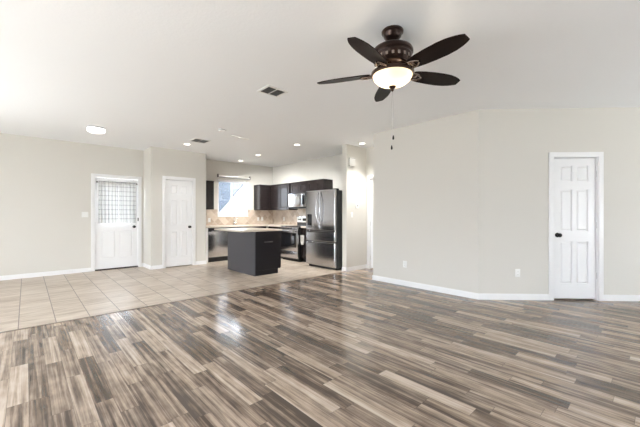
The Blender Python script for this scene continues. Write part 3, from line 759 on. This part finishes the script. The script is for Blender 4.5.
# ------------------------------------------------------------------ ceiling fixtures
def downlight(x, y, label, power=310, aim=None):
    t = thing('recessed_light', label, 'ceiling light', (x, y, H-.012), 'recessed ceiling lights')
    bm = NB(); lathe(bm, [(.062, H-.004), (.064, H-.010), (.085, H-.008), (.092, H-.0005), (.062, H-.0005), (.062, H-.004)], (x, y, 0), 32); part('trim_ring', bm, 'plastic', t)
    bm = NB(); lathe(bm, [(0, H-.004), (.061, H-.004), (.061, H-.001), (0, H-.001)], (x, y, 0), 32); part('lens', bm, 'lamp', t)
    l = bpy.data.lights.new('recessed_lamp', 'SPOT'); l.energy = power; l.spot_size = math.radians(114); l.spot_blend = .6; l.color = (1, .985, .96); l.shadow_soft_size = .07
    o = bpy.data.objects.new('recessed_lamp', l); COL.objects.link(o); o.parent = t; o.location = (0, 0, -.01)
    if aim: o.rotation_euler = Vector(aim).to_track_quat('-Z', 'Y').to_euler()
downlight(2.537, 6.952, 'lit recessed ceiling light in front of the closet door', 40)
downlight(4.302, 5.387, 'lit recessed ceiling light nearest the refrigerator', 270, (.34, .48, -.81))
downlight(4.315, 6.982, 'lit recessed ceiling light over the middle of the kitchen', 270, (.46, .36, -.81))
downlight(4.42, 8.05, 'lit recessed ceiling light closest to the kitchen window', 60)
downlight(5.237, 4.352, 'lit recessed ceiling light at the hall entrance', 12)

downlight(5.28, 3.98, 'added unseen ceiling light inside the hall, behind the bright wall', 190)  # extra lamp added out of view to brighten the hall wall

t = thing('flush_mount_light', 'lit round white flush-mount ceiling light near the entry door', 'ceiling light', (.90, 6.73, H-.1))
bm = NB(); lathe(bm, [(0, H-.0005), (.140, H-.0005), (.143, H-.012), (.140, H-.022), (0, H-.022)], (.90, 6.73, 0), 40); part('ceiling_pan', bm, 'hinge', t)
bm = NB(); lathe(bm, [(.132, H-.0225), (.137, H-.04), (.130, H-.066), (.10, H-.084), (0, H-.092), ], (.90, 6.73, 0), 40); part('diffuser', bm, 'drum', t)

t = thing('smoke_detector', 'round white smoke detector on the ceiling before the kitchen', 'smoke detector', (2.565, 5.345, H-.035))
bm = NB(); lathe(bm, [(0, H-.0005), (.068, H-.0005), (.068, H-.012), (.058, H-.034), (.02, H-.038), (0, H-.038)], (2.565, 5.345, 0), 32); b0 = part('housing', bm, 'plastic', t)
bm = NB(); lathe(bm, [(.0685, H-.010), (.0695, H-.012), (.0665, H-.018), (.0655, H-.016), (.0685, H-.010)], (2.565, 5.345, 0), 32); part('vent_band', bm, 'slot', b0)

def vent(x0, x1, y0, y1, label, nsl=9):
    t = thing('ceiling_vent', label, 'air vent', ((x0+x1)/2, (y0+y1)/2, H-.012), 'ceiling air vents')
    bm = NB(); f = .028; a, b = H-.010, H-.0005
    box(bm, x0-f, x0, y0-f, y1+f, a, b); box(bm, x1, x1+f, y0-f, y1+f, a, b); box(bm, x0, x1, y0-f, y0, a, b); box(bm, x0, x1, y1, y1+f, a, b)
    xm = x0+(x1-x0)*.5; box(bm, xm-.006, xm+.006, y0, y1, a, b); part('vent_frame', bm, 'plastic', t, False)
    bm = NB(); box(bm, x0, x1, y0, y1, H-.0025, H-.0005); part('vent_shade', bm, 'dark', t, False)  # flat dark sheet painting the shade inside the duct
    for k in range(nsl):
        yy = y0+(k+.5)*(y1-y0)/nsl; bm = NB()
        q = Matrix.Translation((0, yy, H-.007)) @ Matrix.Rotation(math.radians(62), 4, 'X')
        box(bm, x0, xm-.007, -.006, .006, -.0006, .0006, q); box(bm, xm+.007, x1, -.006, .006, -.0006, .0006, q); part('louver', bm, 'ivory', t, False)
vent(2.105, 2.345, 3.165, 3.358, 'louvered ceiling vent above the living room planks, beyond the fan')
vent(2.475, 2.755, 6.315, 6.575, 'louvered ceiling vent near the closet wall, beside a recessed light')
a_, b_ = Vector((2.867, 5.599, 0)), Vector((3.281, 5.685, 0)); an = math.degrees(math.atan2((b_-a_).y, (b_-a_).x))
bm = NB(); box(bm, 0, (b_-a_).length, -.03, .03, H-.012, H-.0005, frame(a_.x, a_.y, an), bev=.003)
single('ceiling_plate', bm, 'plastic', 'slim bright white rectangular plate on the ceiling between smoke detector and kitchen', 'ceiling plate')

# ------------------------------------------------------------------ ceiling fan
FX, FY = 2.223, 1.523
fan = thing('ceiling_fan', 'dark bronze five-blade ceiling fan with a lit glass bowl', 'ceiling fan', (FX, FY, 2.23))
C0 = (FX, FY, 0)
bm = NB(); lathe(bm, [(0, H-.0005), (.084, H-.0005), (.089, H-.008), (.088, H-.02), (.078, H-.028), (.074, H-.034), (.072, H-.05), (.058, H-.068), (.038, H-.08), (.022, H-.086), (0, H-.086)], C0, 48); part('canopy', bm, 'bronze', fan)
bm = NB(); lathe(bm, [(0, 2.67), (.0125, 2.67), (.0125, 2.60), (0, 2.60)], C0, 20); part('downrod', bm, 'bronze', fan)
bm = NB(); lathe(bm, [(0, 2.628), (.026, 2.628), (.032, 2.618), (.070, 2.612), (.128, 2.600), (.156, 2.582), (.167, 2.562), (.166, 2.546), (.158, 2.540), (.155, 2.532), (.158, 2.524), (.154, 2.508), (.142, 2.486), (.130, 2.468), (.126, 2.462), (.128, 2.454), (.118, 2.446), (0, 2.446)], C0, 56); mo = part('motor_housing', bm, 'bronze', fan)
for k in range(20):
    a = 2*PI*k/20; bm = NB(); q = Matrix.Translation(C0) @ Matrix.Rotation(a, 4, 'Z')
    box(bm, .137, .1535, -.010, .010, 2.480, 2.506, q); part('vent_slot', bm, 'shiny', mo, False)
bm = NB(); lathe(bm, [(0, 2.4455), (.062, 2.4455), (.066, 2.436), (.066, 2.412), (.060, 2.402), (0, 2.402)], C0, 40); part('switch_housing', bm, 'bronze', fan)
lk = thing  # (light kit parts below)
bm = NB(); lathe(bm, [(0, 2.4015), (.060, 2.4015), (.064, 2.396), (.02, 2.392), (0, 2.392)], C0, 40)
for k in range(3):
    a = 2*PI*k/3+.3; tube(bm, [(FX+.05*math.cos(a), FY+.05*math.sin(a), 2.397), (FX+.160*math.cos(a), FY+.160*math.sin(a), 2.388)], .006, 8)
ring = part('light_fitter', bm, 'bronze', fan)
bm = NB(); lathe(bm, [(.155, 2.396), (.166, 2.400), (.174, 2.392), (.175, 2.376), (.168, 2.365), (.157, 2.368), (.155, 2.396)], C0, 56); part('fitter_ring', bm, 'bronze', ring)
prof = [(.160*math.cos(t), 2.376-.098*math.sin(t)) for t in [PI/2*k/14 for k in range(15)]]
bm = NB(); lathe(bm, prof[:-1]+[(0, 2.278)], C0, 56); part('glass_bowl', bm, 'bowl', ring, True, 'lit frosted cream glass bowl')
bm = NB(); lathe(bm, [(0, 2.283), (.03, 2.280), (.031, 2.274), (.02, 2.265), (.011, 2.258), (.012, 2.250), (.007, 2.240), (0, 2.236)], C0, 24); part('finial', bm, 'bronze', ring)
for k in range(2):
    l = bpy.data.lights.new('fan_bulb', 'POINT'); l.energy = 3.0; l.color = (1, .86, .66); l.shadow_soft_size = .03
    o = bpy.data.objects.new('fan_bulb', l); COL.objects.link(o); o.parent = ring
    o.location = Vector((FX+(.07 if k else -.07)*math.cos(.75), FY-(.07 if k else -.07)*math.sin(.75), 2.345))-Vector((FX, FY, 2.23))
# blades
TH0 = .805; ZB = 2.393
def outline(u):                                   # half-width along the blade, u in 0..1
    pts = [(0, .046), (.06, .058), (.2, .068), (.4, .075), (.6, .077), (.75, .071), (.87, .058), (.95, .043), (1.0, .030)]
    for (a, b), (c, d) in zip(pts, pts[1:]):
        if u <= c:
            t = (u-a)/(c-a); return b+(d-b)*t
    return pts[-1][1]
for k in range(5):
    q = Matrix.Translation((FX, FY, ZB)) @ Matrix.Rotation(TH0+k*2*PI/5, 4, 'Z') @ Matrix.Rotation(math.radians(PITCH if False else -13), 4, 'X')
    bm = NB(); n = 28; top = []; r0, r1 = .180, .650
    rows = []
    for i in range(n+1):
        u = i/n; x = r0+(r1-r0)*u; hw = outline(u)
        rows.append([[bm.verts.new(q @ Vector((x, s*hw, z))) for s in (-1, -.5, 0, .5, 1)] for z in (.004, -.004)])
    for A, B in zip(rows, rows[1:]):
        for j in range(4):
            bm.faces.new((A[0][j], B[0][j], B[0][j+1], A[0][j+1])); bm.faces.new((A[1][j], A[1][j+1], B[1][j+1], B[1][j]))
        bm.faces.new((A[0][0], A[1][0], B[1][0], B[0][0])); bm.faces.new((A[0][4], B[0][4], B[1][4], A[1][4]))
    for R, fl in ((rows[0], 0), (rows[-1], 1)):
        for j in range(4): bm.faces.new((R[0][j], R[0][j+1], R[1][j+1], R[1][j]))
    bl = part('blade', bm, 'blade', fan)
    # bracket: two arms that part and close round an open oval, ending in a pad under the blade
    bm = NB()
    for s in (-1, 1):
        tube(bm, [(.085, s*.010, .05), (.125, s*.012, .030), (.155, s*.022, .004), (.185, s*.036, -.009), (.215, s*.036, -.010), (.245, s*.022, -.010), (.268, s*.004, -.010)], [.010, .010, .009, .009, .009, .009, .008], 8, q)
    box(bm, .19, .225, -.034, .034, -.0105, -.0045, q, bev=.002)
    br = part('blade_bracket', bm, 'shiny', bl)
    for sx, sy in ((.205, -.022), (.205, .022), (.262, 0)):
        bm = NB(); lathe(bm, [(0, -.0165), (.006, -.015), (.007, -.0105), (0, -.0105)], (sx, sy, 0), 12, q); part('screw', bm, 'shiny', br)
for dx, dy, z1 in ((.006, -.004, 1.875), (-.006, .003, 1.792)):
    bm = NB(); tube(bm, [(FX+dx*.3, FY+dy*.3, 2.238), (FX+dx, FY+dy, 2.15), (FX+dx, FY+dy, z1)], .0016, 6); ch = part('pull_chain', bm, 'hinge', fan)
    bm = NB(); lathe(bm, [(0, z1+.004), (.004, z1), (.007, z1-.012), (.0085, z1-.026), (.005, z1-.034), (0, z1-.035)], (FX+dx, FY+dy, 0), 14); part('pull_fob', bm, 'knob', ch)
